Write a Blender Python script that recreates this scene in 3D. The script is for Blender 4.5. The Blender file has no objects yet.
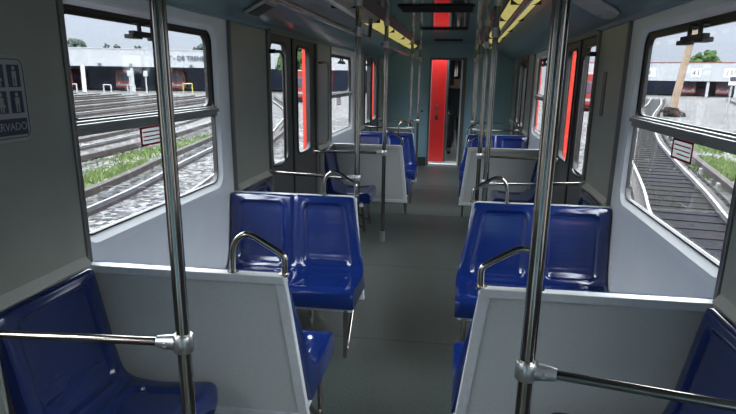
import bpy, math, random
from mathutils import Vector, Matrix
random.seed(7)
S = bpy.context.scene
COL = S.collection
PI = math.pi

# ------------------------------------------------------------------ materials
def mat(name, col, rough=.5, metal=0., spec=.5, noise=None, bump=None, coat=0., emit=None, es=0.):
    m = bpy.data.materials.new(name); m.use_nodes = True
    nt = m.node_tree; b = nt.nodes['Principled BSDF']
    b.inputs['Base Color'].default_value = (*col, 1)
    b.inputs['Roughness'].default_value = rough
    b.inputs['Metallic'].default_value = metal
    b.inputs['Specular IOR Level'].default_value = spec
    b.inputs['Coat Weight'].default_value = coat
    if coat: b.inputs['Coat Roughness'].default_value = .08
    if emit:
        b.inputs['Emission Color'].default_value = (*emit, 1); b.inputs['Emission Strength'].default_value = es
    tc = nt.nodes.new('ShaderNodeTexCoord')
    if noise:
        sc, c2, lo, hi = noise
        n = nt.nodes.new('ShaderNodeTexNoise'); n.inputs['Scale'].default_value = sc; n.inputs['Detail'].default_value = 6
        r = nt.nodes.new('ShaderNodeValToRGB')
        r.color_ramp.elements[0].position = lo; r.color_ramp.elements[1].position = hi
        r.color_ramp.elements[0].color = (*col, 1); r.color_ramp.elements[1].color = (*c2, 1)
        nt.links.new(tc.outputs['Object'], n.inputs['Vector']); nt.links.new(n.outputs['Fac'], r.inputs['Fac'])
        nt.links.new(r.outputs['Color'], b.inputs['Base Color'])
    if bump:
        sc, st = bump
        n2 = nt.nodes.new('ShaderNodeTexNoise'); n2.inputs['Scale'].default_value = sc; n2.inputs['Detail'].default_value = 3
        bp = nt.nodes.new('ShaderNodeBump'); bp.inputs['Strength'].default_value = st; bp.inputs['Distance'].default_value = .01
        nt.links.new(tc.outputs['Object'], n2.inputs['Vector']); nt.links.new(n2.outputs['Fac'], bp.inputs['Height'])
        nt.links.new(bp.outputs['Normal'], b.inputs['Normal'])
    return m

def glass_mat(name, tint, refl=.6):
    m = bpy.data.materials.new(name); m.use_nodes = True; nt = m.node_tree
    nt.nodes.remove(nt.nodes['Principled BSDF']); out = nt.nodes['Material Output']
    t = nt.nodes.new('ShaderNodeBsdfTransparent'); t.inputs['Color'].default_value = (*tint, 1)
    g = nt.nodes.new('ShaderNodeBsdfGlossy'); g.inputs['Roughness'].default_value = .02
    fr = nt.nodes.new('ShaderNodeFresnel'); fr.inputs['IOR'].default_value = 1.45
    mu = nt.nodes.new('ShaderNodeMath'); mu.operation = 'MULTIPLY'; mu.inputs[1].default_value = refl
    mx = nt.nodes.new('ShaderNodeMixShader')
    nt.links.new(fr.outputs[0], mu.inputs[0]); nt.links.new(mu.outputs[0], mx.inputs['Fac'])
    nt.links.new(t.outputs[0], mx.inputs[1]); nt.links.new(g.outputs[0], mx.inputs[2]); nt.links.new(mx.outputs[0], out.inputs['Surface'])
    return m

M = {}
M['seat'] = mat('blue_fibreglass', (0.003564, 0.01307, 0.08316), .13, 0, .6, noise=(3, (0.004752, 0.01604, 0.09801), .3, .7), coat=.4)
M['laminate'] = mat('grey_speckled_laminate', (0.418, 0.4408, 0.4341), .42, noise=(260, (0.4861, 0.5079, 0.4941), .4, .6))
M['alu'] = mat('brushed_aluminium', (0.66, 0.682, 0.693), .34, .15, noise=(40, (0.594, 0.616, 0.627), .3, .7))
M['chrome'] = mat('polished_steel', (0.4185, 0.3914, 0.3496), .16, 1., noise=(6, (0.3464, 0.3209, 0.2824), .4, .6))
M['steel'] = mat('dull_cast_steel', (.55, .55, .54), .32, .9, noise=(70, (.45, .45, .44), .3, .7))
M['white'] = mat('white_moulded_panel', (.84, .87, .88), .25, 0, .5, noise=(5, (.80, .83, .85), .3, .7), coat=.3)
M['panel'] = mat('grey_wall_laminate', (0.2918, 0.3013, 0.2512), .35, noise=(8, (0.27, 0.2794, 0.2352), .3, .7), coat=.15)
M['strip'] = mat('cover_strip_metal', (0.175, 0.168, 0.1575), .4, .6)
M['ledge'] = mat('cream_ledge', (0.45, 0.45, 0.4125), .4)
M['door'] = mat('dark_door_panel', (0.042, 0.0432, 0.0432), .4, .1, noise=(20, (0.051, 0.0516, 0.0504), .3, .7))
M['pillar'] = mat('grey_door_pillar', (0.12, 0.12, 0.111), .4)
M['rubber'] = mat('black_rubber', (.012, .012, .012), .55)
M['blackmetal'] = mat('black_metal', (.018, .018, .018), .4, .3)
M['rail'] = mat('grey_anodised_rail', (0.255, 0.27, 0.255), .4, .5)
M['cove'] = mat('teal_cove_panel', (0.1313, 0.2279, 0.2379), .30, .0, .5, noise=(2.5, (0.1172, 0.2075, 0.2178), .3, .7), coat=.2)
M['ceiling'] = mat('glossy_teal_ceiling', (.030, .055, .058), .09, .0, .8, coat=.6)
M['trough'] = mat('dark_lamp_trough', (.03, .03, .032), .4, .2)
M['endwall'] = mat('teal_end_wall', (0.266, 0.4464, 0.5445), .4, noise=(2, (0.2394, 0.4092, 0.5032), .3, .7))
M['floor'] = mat('speckled_rubber_floor', (0.02728, 0.03565, 0.03205), .42, noise=(70, (0.04638, 0.05704, 0.05115), .42, .62), bump=(200, .12))
M['kick'] = mat('dark_skirting', (.03, .035, .036), .5)
M['orange'] = mat('orange_red_paint', (0.45, 0.027, 0.0096), .4)
M['red'] = mat('red_door_paint', (0.3683, 0.00558, 0.002604), .38)
M['lamp'] = mat('lit_diffuser', (.34, .31, .10), .35, noise=(9, (.26, .235, .07), .35, .7), emit=(1., .88, .26), es=.30)
M['lampoff'] = mat('dim_diffuser', (.42, .41, .33), .3, noise=(30, (.34, .33, .25), .3, .7))
M['glass'] = glass_mat('window_glass', (.975, .99, .99), .3)
M['navy'] = mat('navy_sign_ink', (0.0096, 0.016, 0.056), .4)
M['signwhite'] = mat('sign_white', (0.33, 0.341, 0.341), .35)
M['redink'] = mat('red_sticker_ink', (.55, .05, .06), .4)
M['sticker'] = mat('sticker_paper', (0.35, 0.35, 0.35), .4)
M['shed'] = mat('white_shed_cladding', (.20, .205, .213), .5, noise=(.4, (.185, .19, .197), .3, .7))
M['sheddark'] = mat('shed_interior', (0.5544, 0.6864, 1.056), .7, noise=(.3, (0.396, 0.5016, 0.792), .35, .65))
M['shedroof'] = mat('shed_roof', (0.21, 0.21, 0.216), .6)
M['concrete'] = mat('pale_concrete', (0.132, 0.129, 0.12), .8, noise=(5, (0.102, 0.099, 0.093), .3, .7))
M['trainred'] = mat('train_red', (0.1056, 0.00576, 0.0048), .4)
M['traindark'] = mat('train_window_glass', (.03, .035, .05), .15)
M['ltgrey'] = mat('pale_grey_metal', (0.132, 0.138, 0.144), .5)
M['sleeper'] = mat('dark_sleeper', (0.005775, 0.00495, 0.00462), .85, noise=(6, (0.0099, 0.00825, 0.007425), .3, .7))
M['dullrail'] = mat('dull_running_rail', (.055, .056, .06), .4, .5, noise=(4, (.075, .076, .08), .3, .7))
M['guide'] = mat('rusty_guide_bar', (0.021, 0.018, 0.0168), .7, noise=(4, (0.033, 0.0288, 0.027), .3, .7))
M['shinyrail'] = mat('worn_running_rail', (0.117, 0.1192, 0.1237), .35, .35)
M['wood'] = mat('wooden_pole', (0.1632, 0.1254, 0.0924), .8, noise=(3, (0.1224, 0.0924, 0.0672), .3, .7))
M['leaf'] = mat('tree_leaves', (0.015, 0.033, 0.0096), .8, noise=(1.5, (0.027, 0.045, 0.0168), .3, .7))
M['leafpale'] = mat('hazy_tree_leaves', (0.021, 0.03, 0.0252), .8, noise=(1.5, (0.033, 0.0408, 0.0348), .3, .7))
M['bark'] = mat('tree_bark', (.12, .09, .06), .9)
M['grass'] = mat('grass_blades', (0.045, 0.072, 0.018), .8, noise=(4, (0.072, 0.09, 0.036), .3, .7))
M['black'] = mat('black_cloth', (.010, .010, .012), .8)
M['skin'] = mat('skin', (.35, .2, .13), .6)
M['hair'] = mat('dark_hair', (.01, .008, .007), .6)
def decal(name, col):
    m = bpy.data.materials.new(name); m.use_nodes = True; nt = m.node_tree; nt.nodes.remove(nt.nodes['Principled BSDF'])
    d = nt.nodes.new('ShaderNodeBsdfDiffuse'); t = nt.nodes.new('ShaderNodeBsdfTranslucent'); mx = nt.nodes.new('ShaderNodeMixShader'); mx.inputs['Fac'].default_value = .7
    d.inputs['Color'].default_value = t.inputs['Color'].default_value = (*col, 1)
    nt.links.new(d.outputs[0], mx.inputs[1]); nt.links.new(t.outputs[0], mx.inputs[2]); nt.links.new(mx.outputs[0], nt.nodes['Material Output'].inputs['Surface']); return m
M['decal'] = decal('translucent_sticker', (.42, .43, .43)); M['decalred'] = decal('translucent_red_ink', (.45, .03, .05))
M['bed'] = mat('oil_dark_ballast', (0.0036, 0.0036, 0.00378), .9, noise=(9, (0.0108, 0.01062, 0.01044), .35, .65))
M['yellow'] = mat('yellow_paint', (0.18, 0.15, 0.024), .5)

def ground_material():
    m = bpy.data.materials.new('ballast_gravel'); m.use_nodes = True; nt = m.node_tree; b = nt.nodes['Principled BSDF']
    b.inputs['Roughness'].default_value = .9
    tc = nt.nodes.new('ShaderNodeTexCoord')
    v = nt.nodes.new('ShaderNodeTexVoronoi'); v.inputs['Scale'].default_value = 8.5
    r = nt.nodes.new('ShaderNodeValToRGB'); e = r.color_ramp.elements
    e[0].position = 0; e[0].color = (.004, .004, .004, 1); e[1].position = 1; e[1].color = (.15, .148, .144, 1)
    k = e.new(.45); k.color = (.042, .0415, .041, 1)
    n = nt.nodes.new('ShaderNodeTexNoise'); n.inputs['Scale'].default_value = .35; n.inputs['Detail'].default_value = 5
    r2 = nt.nodes.new('ShaderNodeValToRGB'); e2 = r2.color_ramp.elements
    e2[0].position = .40; e2[0].color = (.72, .72, .74, 1); e2[1].position = .62; e2[1].color = (1, 1, 1, 1)
    mu = nt.nodes.new('ShaderNodeMixRGB'); mu.blend_type = 'MULTIPLY'; mu.inputs[0].default_value = 1
    nt.links.new(tc.outputs['Object'], v.inputs['Vector']); nt.links.new(tc.outputs['Object'], n.inputs['Vector'])
    nt.links.new(v.outputs['Color'], r.inputs['Fac']); nt.links.new(n.outputs['Fac'], r2.inputs['Fac'])
    nt.links.new(r.outputs['Color'], mu.inputs[1]); nt.links.new(r2.outputs['Color'], mu.inputs[2])
    nt.links.new(mu.outputs['Color'], b.inputs['Base Color'])
    bp = nt.nodes.new('ShaderNodeBump'); bp.inputs['Strength'].default_value = .8; bp.inputs['Distance'].default_value = .05
    nt.links.new(v.outputs['Distance'], bp.inputs['Height']); nt.links.new(bp.outputs['Normal'], b.inputs['Normal'])
    return m
M['ground'] = ground_material()
for k_ in ('ground', 'bed', 'sleeper', 'guide', 'concrete', 'grass', 'leaf', 'leafpale', 'wood', 'shed', 'sheddark', 'shedroof', 'bark'):
    M[k_].node_tree.nodes['Principled BSDF'].inputs['Specular IOR Level'].default_value = .03

# ------------------------------------------------------------------ mesh builder
class MB:
    def __init__(s): s.v = []; s.f = []; s.sm = []
    def add(s, vs, fs, smooth=False):
        o = len(s.v); s.v += [tuple(p) for p in vs]
        for f in fs: s.f.append(tuple(i+o for i in f)); s.sm.append(smooth)
        return s
    def box(s, x0, x1, y0, y1, z0, z1):
        x0, x1 = min(x0, x1), max(x0, x1); y0, y1 = min(y0, y1), max(y0, y1); z0, z1 = min(z0, z1), max(z0, z1)
        v = [(x, y, z) for z in (z0, z1) for y in (y0, y1) for x in (x0, x1)]
        return s.add(v, [(0, 2, 3, 1), (4, 5, 7, 6), (0, 1, 5, 4), (2, 6, 7, 3), (0, 4, 6, 2), (1, 3, 7, 5)])
    def hexa(s, b, t):          # four bottom and four top points, any shape
        v = list(b)+list(t)
        return s.add(v, [(3, 2, 1, 0), (4, 5, 6, 7), (0, 1, 5, 4), (1, 2, 6, 5), (2, 3, 7, 6), (3, 0, 4, 7)])
    def tube(s, pts, r, n=12, caps=True, smooth_path=0):
        P = [Vector(p) for p in pts]
        if smooth_path: P = catmull(P, smooth_path)
        rs = r if isinstance(r, (list, tuple)) else [r]*len(P)
        T = []
        for i in range(len(P)):
            a = P[max(i-1, 0)]; b = P[min(i+1, len(P)-1)]; T.append((b-a).normalized())
        up = Vector((0, 0, 1)) if abs(T[0].z) < .9 else Vector((1, 0, 0))
        nrm = T[0].cross(up).normalized(); vs = []
        for i, p in enumerate(P):
            nrm = (nrm-T[i]*nrm.dot(T[i])).normalized(); bi = T[i].cross(nrm)
            for k in range(n):
                a = 2*PI*k/n; vs.append(p+(nrm*math.cos(a)+bi*math.sin(a))*rs[i])
        fs = [(i*n+k, i*n+(k+1) % n, (i+1)*n+(k+1) % n, (i+1)*n+k) for i in range(len(P)-1) for k in range(n)]
        s.add(vs, fs, True)
        if caps:
            o = len(s.v)-len(vs)
            s.f.append(tuple(o+k for k in range(n-1, -1, -1))); s.sm.append(False)
            s.f.append(tuple(o+(len(P)-1)*n+k for k in range(n))); s.sm.append(False)
        return s
    def prism(s, prof, y0, y1, axis='y', closed=True, smooth=False):   # prof of (a, z) pairs swept along y (a is x) or along x (a is y)
        n = len(prof)
        f = (lambda a, z, t: (a, t, z)) if axis == 'y' else (lambda a, z, t: (t, a, z))
        v = [f(a, z, y0) for a, z in prof]+[f(a, z, y1) for a, z in prof]
        m = n if closed else n-1
        s.add(v, [(i, (i+1) % n, n+(i+1) % n, n+i) for i in range(m)], smooth)
        if closed:
            o = len(s.v)-2*n
            s.f += [tuple(o+i for i in range(n-1, -1, -1)), tuple(o+n+i for i in range(n))]; s.sm += [False, False]
        return s
    def blob(s, c, r, jit=.25, seg=7, ring=5, rnd=random):
        c = Vector(c); vs = [c+Vector((0, 0, r))]
        for i in range(1, ring):
            t = PI*i/ring
            for k in range(seg):
                a = 2*PI*k/seg; q = r*(1+rnd.uniform(-jit, jit))
                vs.append(c+Vector((q*math.sin(t)*math.cos(a), q*math.sin(t)*math.sin(a), q*math.cos(t))))
        vs.append(c-Vector((0, 0, r))); fs = []
        for k in range(seg): fs.append((0, 1+k, 1+(k+1) % seg))
        for i in range(ring-2):
            for k in range(seg): a = 1+i*seg; fs.append((a+k, a+seg+k, a+seg+(k+1) % seg, a+(k+1) % seg))
        a = 1+(ring-2)*seg
        for k in range(seg): fs.append((a+(k+1) % seg, a+k, len(vs)-1))
        return s.add(vs, fs)
    def build(s, name, m, parent=None, bevel=0, loc=None):
        me = bpy.data.meshes.new(name); me.from_pydata(s.v, [], s.f); me.materials.append(m)
        for p, q in zip(me.polygons, s.sm): p.use_smooth = q
        me.update()
        if any(s.sm): me.set_sharp_from_angle(angle=math.radians(38))
        o = bpy.data.objects.new(name, me); COL.objects.link(o)
        if parent: o.parent = parent
        if loc: o.location = loc
        if bevel:
            b = o.modifiers.new('bevel', 'BEVEL'); b.width = bevel; b.segments = 2; b.limit_method = 'ANGLE'
        return o

def catmull(P, k):
    out = []
    for i in range(len(P)-1):
        a = P[max(i-1, 0)]; b = P[i]; c = P[i+1]; d = P[min(i+2, len(P)-1)]
        for j in range(k):
            t = j/k
            out.append(.5*((2*b)+(-a+c)*t+(2*a-5*b+4*c-d)*t*t+(-a+3*b-3*c+d)*t**3))
    out.append(P[-1]); return out

def empty(name, loc=(0, 0, 0), label=None, cat=None, group=None, kind=None):
    o = bpy.data.objects.new(name, None); COL.objects.link(o); o.location = loc; o.empty_display_size = .1
    return tag(o, label, cat, group, kind)
def tag(o, label=None, cat=None, group=None, kind=None):
    if label: o['label'] = label
    if cat: o['category'] = cat
    if group: o['group'] = group
    if kind: o['kind'] = kind
    return o
def copy_tree(o, parent=None):
    c = o.copy(); COL.objects.link(c)
    if parent: c.parent = parent
    for ch in list(o.children): copy_tree(ch, c)
    return c
def text(body, size, m, parent, loc, rot, name='lettering', ext=.001, off=0.):
    cu = bpy.data.curves.new(name, 'FONT'); cu.body = body; cu.size = size; cu.extrude = ext; cu.offset = off
    cu.align_x = 'CENTER'; cu.align_y = 'CENTER'; cu.materials.append(m)
    t = bpy.data.objects.new(name, cu); COL.objects.link(t); bpy.context.view_layer.update()
    me = bpy.data.meshes.new_from_object(t.evaluated_get(bpy.context.evaluated_depsgraph_get()))
    bpy.data.objects.remove(t); me.materials.clear(); me.materials.append(m)
    o = bpy.data.objects.new(name, me); COL.objects.link(o); o.parent = parent; o.location = loc; o.rotation_euler = rot
    return o

def rr(y0, y1, z0, z1, r, n=6):            # rounded rectangle loop of 4*(n+1) points in (y, z)
    L = []
    for cy, cz, a0 in ((y1-r, z1-r, 0), (y0+r, z1-r, 90), (y0+r, z0+r, 180), (y1-r, z0+r, 270)):
        for k in range(n+1):
            a = math.radians(a0+90*k/n); L.append((cy+r*math.cos(a), cz+r*math.sin(a)))
    return L
def rect_like(loop, y0, y1, z0, z1, n=6):  # outer rectangle with as many points, corners matching
    L = []
    for c, (cy, cz) in enumerate(((y1, z1), (y0, z1), (y0, z0), (y1, z0))):
        for k in range(n+1):
            py, pz = loop[c*(n+1)+k]; h = k < n/2
            if k == n//2: L.append((cy, cz)); continue
            if c == 0: L.append((cy, pz) if h else (py, cz))
            if c == 1: L.append((py, cz) if h else (cy, pz))
            if c == 2: L.append((cy, pz) if h else (py, cz))
            if c == 3: L.append((py, cz) if h else (cy, pz))
    return L
def ringwall(mb, loops, smooth=None):      # loops: list of (x, [(y,z)...]); joined one after another
    n = len(loops[0][1])
    for i in range(len(loops)-1):
        xa, A = loops[i]; xb, B = loops[i+1]
        v = [(xa, y, z) for y, z in A]+[(xb, y, z) for y, z in B]
        mb.add(v, [(k, (k+1) % n, n+(k+1) % n, n+k) for k in range(n)], bool(smooth and smooth[i]))
    return mb

PER = 4.70
XW = 1.195        # inner face of the side walls
ZC = 1.95         # where wall meets cove
Y0, Y1 = -1.3, 11.77
WA, WB = 2.165, 3.60   # window opening
ZB, ZT, ZM = .978, 1.872, 1.42

# ------------------------------------------------------------------ shell
fl = MB().box(-1.30, 1.30, Y0, Y1+.05, -.06, 0).build('floor', M['floor']); fl['kind'] = 'structure'
for ys in (3.57, 5.15, 7.3, 9.4): MB().box(-1.2, 1.2, ys-.003, ys+.003, 0, .0012).build('floor_seam', M['kick'], fl)

def make_window(sgn, k, n):
    oy = PER*k
    w = empty('window_%d' % n, (0, oy, 0), kind='structure'); X = lambda x: sgn*(x+.028)
    # black sash frame around the opening, thicker round the upper pane
    fr = MB()
    o = rr(WA, WB, ZB, ZT, .07); a = rr(WA+.008, WB-.010, ZB+.008, ZT-.014, .065)
    ringwall(fr, [(X(1.198), o), (X(1.190), o), (X(1.190), a), (X(1.215), a), (X(1.215), o)])
    fr.build('window_frame', M['rubber'], w)
    up = MB(); o = rr(WA+.008, WB-.012, ZM+.01, ZT-.012, .06); a = rr(WA+.03, WB-.075, ZM+.03, ZT-.034, .05)
    ringwall(up, [(X(1.204), o), (X(1.196), o), (X(1.196), a), (X(1.204), a), (X(1.212), a)])
    up.build('upper_sash', M['blackmetal'], w)
    rl = MB().box(X(1.175), X(1.21), WA+.003, WB-.003, ZM-.035, ZM+.022)
    rl.box(X(1.160), X(1.18), WA+.003, WB-.003, ZM-.010, ZM+.012)
    rl.build('middle_rail', M['rail'], w, bevel=.004)
    MB().box(X(1.204), X(1.210), WA+.01, WB-.01, ZM+.02, ZT-.01).build('upper_pane', M['glass'], w)
    MB().box(X(1.204), X(1.210), WA+.01, WB-.01, ZB+.01, ZM-.03).build('lower_pane', M['glass'], w)
    lt = MB(); yc = 2.75
    lt.box(X(1.135), X(1.165), yc-.13, yc+.12, 1.782, 1.806)
    lt.box(X(1.125), X(1.17), yc-.16, yc-.08, 1.772, 1.790)
    lt.box(X(1.125), X(1.17), yc+.04, yc+.13, 1.772, 1.790)
    for d in (-.065, .055): lt.box(X(1.145), X(1.16), yc+d, yc+d+.018, 1.80, 1.845).box(X(1.145), X(1.185), yc+d, yc+d+.018, 1.84, 1.855)
    lt.build('latch', M['blackmetal'], w, bevel=.003)
    # notice stuck on the lower pane
    ys = 2.84; zs = 1.335
    st = MB().box(X(1.2025), X(1.2035), ys-.13, ys+.13, zs-.045, zs+.045).build('safety_sticker', M['decal'], w)
    bd = MB()
    for (a0, a1, b0, b1) in ((-.13, .13, .036, .045), (-.13, .13, -.045, -.036), (-.13, -.112, -.045, .045), (.112, .13, -.045, .045), (-.10, .10, .016, .022), (-.10, .10, -.004, .001), (-.10, .06, -.022, -.017)):
        bd.box(X(1.2015), X(1.2026), ys+a0, ys+a1, zs+b0, zs+b1)
    bd.build('sticker_border', M['decalred'], st)
    return w

def moulded_panel(sgn, k, parent):
    oy = PER*k; X = lambda x: sgn*x
    y0, y1 = 2.138+oy, 3.800+oy
    win = rr(WA+oy, WB+oy, ZB, ZT, .07)
    rim = rr(WA+oy-.012, WB+oy+.030, ZB-.030, ZT+.018, .09)
    out = rr(WA+oy-.018, WB+oy+.085, ZB-.065, ZT+.030, .115)
    big = rect_like(out, y0, y1, 0, ZC)
    mb = MB(); ringwall(mb, [(X(XW), big), (X(XW), out), (X(XW+.003), rim), (X(1.2185), win)], (0, 0, 0))
    mb.build('moulded_panel', M['white'], parent)

def side_panel(sgn, y0, y1, parent, ledge_from_near):
    X = lambda x: sgn*x
    MB().box(X(XW-.012), X(1.24), y0, y1, .91, ZC).build('laminate_panel', M['panel'], parent, bevel=.006)
    MB().box(X(XW), X(1.24), y0, y1, 0, .91).build('lower_panel', M['panel'], parent)
    lb = MB().prism([(X(XW), .885), (X(XW-.035), .88), (X(XW-.035), .895), (X(XW-.012), .925), (X(XW), .925)], y0+.01, y1-.01)
    lb.build('ledge', M['ledge'], parent)

def cover_strip(sgn, y, parent):
    X = lambda x: sgn*x
    MB().box(X(XW-.022), X(XW+.01), y-.014, y+.014, .0, ZC).build('cover_strip', M['strip'], parent, bevel=.005)

def make_door(sgn, k, n):
    oy = PER*k; X = lambda x: sgn*x
    d = empty('door_%d' % n, (0, oy, 0), kind='structure')
    for (a, b, ga, gb) in ((4.60, 5.262, 4.645, 5.07), (5.278, 6.10, 5.43, 5.86)):
        mb = MB(); g = rr(ga, gb, .945, 1.865, .065); g2 = rr(ga-.018, gb+.018, .927, 1.883, .08)
        big = rect_like(g2, a, b, .02, ZC)
        ringwall(mb, [(X(1.225), big), (X(1.19), big), (X(1.19), g2)], None)
        lf = mb.build('door_leaf', M['door'], d)
        ru = MB(); ringwall(ru, [(X(1.19), g2), (X(1.182), g2), (X(1.182), g), (X(1.215), g)]); ru.build('glazing_seal', M['rubber'], lf)
        MB().box(X(1.203), X(1.209), ga-.01, gb+.01, .935, 1.875).build('pane', M['glass'], lf)
        oc = MB(); ringwall(oc, [(X(1.225), big), (X(1.225), g2)]); oc.build('outer_skin', M['orange'], lf)
    MB().box(X(1.178), X(1.222), 5.25, 5.29, .02, ZC).build('centre_seal', M['rubber'], d, bevel=.006)
    for a, b in ((4.54, 4.60), (6.10, 6.17)):
        MB().box(X(1.165), X(1.26), a, b, 0, ZC).build('door_pillar', M['pillar'], d, bevel=.008)
    for a, b in ((4.04, 4.60), (6.10, 6.66)):
        MB().box(X(1.225), X(1.315), a, b, -.2, 2.1).build('exterior_jamb', M['orange'], d)
    MB().box(X(1.165), X(1.225), 4.60, 6.10, 1.93, ZC+.01).build('door_header', M['pillar'], d)
    # bent hand rail beside the leaf
    hr = MB().tube([(X(1.17), 4.565, 1.80), (X(1.135), 4.60, 1.80), (X(1.12), 4.70, 1.80), (X(1.12), 4.755, 1.77), (X(1.12), 4.765, 1.70), (X(1.12), 4.765, 1.05), (X(1.12), 4.75, .97), (X(1.135), 4.66, .945), (X(1.17), 4.58, .945)], .011, 8, smooth_path=4)
    hr.build('hand_rail', M['blackmetal'], d)
    MB().box(X(1.12), X(1.17), 4.55, 4.59, 1.785, 1.815).build('rail_bracket', M['rubber'], d, bevel=.006)
    if k >= 0: hr = MB().tube([(X(1.185), 6.24, 1.76), (X(1.15), 6.25, 1.76), (X(1.135), 6.30, 1.765), (X(1.13), 6.42, 1.765), (X(1.13), 6.47, 1.73), (X(1.13), 6.48, 1.66), (X(1.13), 6.48, 1.05), (X(1.13), 6.46, .975), (X(1.135), 6.38, .95), (X(1.15), 6.28, .95), (X(1.185), 6.24, .95)], .012, 8, smooth_path=4)
    if k >= 0: hr.build('grab_rail', M['rail'], d)
    return d

nwin = 0; ndoor = 0
WALL = {}
for sgn, side in ((-1, 'left'), (1, 'right')):
    wl = empty('wall_'+side, kind='structure'); WALL[sgn] = wl
    for k in (-1, 0, 1):
        if k >= 0: moulded_panel(sgn, k, wl); nwin += 1; make_window(sgn, k, nwin)
        ndoor += 1; make_door(sgn, k, ndoor)
        o = PER*k
        side_panel(sgn, max(3.812+o, Y0), 4.54+o, wl, True)
        if k >= 0: side_panel(sgn, 6.17+o-PER, 2.13+o, wl, True)
        for y in (2.138+o, 3.806+o):
            if y > 0: cover_strip(sgn, y, wl)
    side_panel(sgn, 10.87, Y1, wl, True)
    X = lambda x: sgn*x
    # outer skin strips above and below so that no daylight leaks between the panels
    MB().box(X(1.225), X(1.29), Y0, Y1, 1.93, 2.34).build('outer_roof_skin', M['orange'], wl)
    MB().box(X(1.225), X(1.29), Y0, Y1, -.3, .02).build('outer_sill_skin', M['orange'], wl)

# curved cove, lamp trough, ceiling
def cove_profile(s):
    P = [(1.215, 1.945), (1.18, 1.952), (1.165, 1.972), (1.12, 1.985), (1.05, 2.012), (.97, 2.052), (.90, 2.098), (.845, 2.15), (.81, 2.195)]
    return [(s*a, z) for a, z in P]
tn = 0
for s, side in ((-1, 'left'), (1, 'right')):
    tn += 1
    pr = cove_profile(s); t = MB(); v = pr+[(s*.81, 2.215), (s*1.23, 2.215)]
    t.prism(v, Y0, Y1, smooth=False); o = t.build('trim_%d' % tn, M['cove']); o['kind'] = 'structure'
    tn += 1
    # trough: outer lip, back, inner lip
    t = MB().box(s*.797, s*.81, Y0, Y1, 2.185, 2.29).box(s*.562, s*.576, Y0, Y1, 2.180, 2.29).box(s*.57, s*.80, Y0, Y1, 2.27, 2.29)
    t.prism([(s*.562, 2.180), (s*.562, 2.25), (s*.52, 2.25), (s*.50, 2.236)], Y0, Y1)
    o = t.build('trim_%d' % tn, M['trough']); o['kind'] = 'structure'
c = MB().box(-.562, .562, Y0, Y1, 2.238, 2.30)
ce = c.build('ceiling', M['ceiling']); ce['kind'] = 'structure'
MB().box(-1.25, 1.25, Y0, Y1, 2.30, 2.36).build('roof_skin', M['orange'], ce)

# lamps : one diffuser each
def lamp_mesh(s, L):
    mb = MB(); prof = [(s*.798, 2.192), (s*.785, 2.170), (s*.755, 2.150), (s*.715, 2.140), (s*.67, 2.140), (s*.625, 2.152), (s*.595, 2.172), (s*.580, 2.195)]
    return mb.prism(prof+[(s*.580, 2.23), (s*.798, 2.23)], 0, L, smooth=False)
LL = 1.33
protos = {}
for s, side in ((-1, 'left'), (1, 'right')):
    lit_prev = None; i = 0
    y = 6.38 if s < 0 else 3.50
    # positions before the lit run are unlit
    ys = [(y-LL*(j+1), False) for j in range(5)]+[(y+LL*j, True) for j in range(4 if s < 0 else 6)]
    ys = [(a, b) for a, b in ys if a > Y0+.1 and a+LL < Y1]
    ys.sort()
    nl = 0; nu = 0
    for a, lit in ys:
        key = (s, lit)
        if lit: nl += 1
        else: nu += 1
        e = empty('ceiling_lamp', (0, a+.01, 0))
        lamp_mesh(s, LL-.03).build('diffuser', M['lamp'] if lit else M['lampoff'], e, bevel=.004)
        MB().box(s*.580, s*.798, LL-.020, LL-.002, 2.146, 2.23).build('end_cap', M['blackmetal'], e)
        if lit:
            tag(e, 'glowing yellow lamp of the %s ceiling row, %s counted from the viewer' % (side, ['first', 'second', 'third', 'fourth', 'fifth', 'sixth', 'seventh'][nl-1]), 'lamp', 'lit lamps of the %s ceiling row' % side)
        else:
            tag(e, 'dim unlit lamp of the %s ceiling row, nearer than the glowing ones' % side, 'lamp', 'unlit lamps of the %s ceiling row' % side)

# dark recessed ventilation slots across the ceiling
for (a, b, w, lab) in ((5.70, 6.20, .34, 'widest dark vent slot across the glossy ceiling, nearest the viewer'), (8.20, 8.34, .30, 'narrow dark vent slot in the middle of the ceiling, before the door'), (10.70, 10.86, .24, 'farthest thin dark vent slot, just before the end wall')):
    e = empty('ceiling_vent', (0, a, 2.238), lab, 'vent', 'vent slots in the ceiling')
    MB().box(-w, w, 0, b-a, -.012, -.001).build('vent_frame', M['blackmetal'], e, bevel=.003)
    ns = max(2, int((b-a)/.06)); g = MB()
    for i in range(ns): g.box(-w+.02, w-.02, .02+i*(b-a-.04)/ns, .03+i*(b-a-.04)/ns, -.018, -.011)
    g.build('grille', M['rubber'], e)
# small speaker boxes on the coves
def speaker(s, y, lab):
    e = empty('ceiling_speaker', (s*1.0, y, 2.034), lab, 'speaker')
    e.rotation_euler = (0, s*.47, 0)
    MB().box(-.085, .085, -.12, .12, -.022, -.001).build('housing', M['panel'], e, bevel=.008)
    MB().box(-.06, .06, -.09, .09, -.027, -.0215).build('grille', M['blackmetal'], e, bevel=.002)
speaker(-1, 3.86, 'small pale speaker box on the left ceiling cove above the first door')
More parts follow.
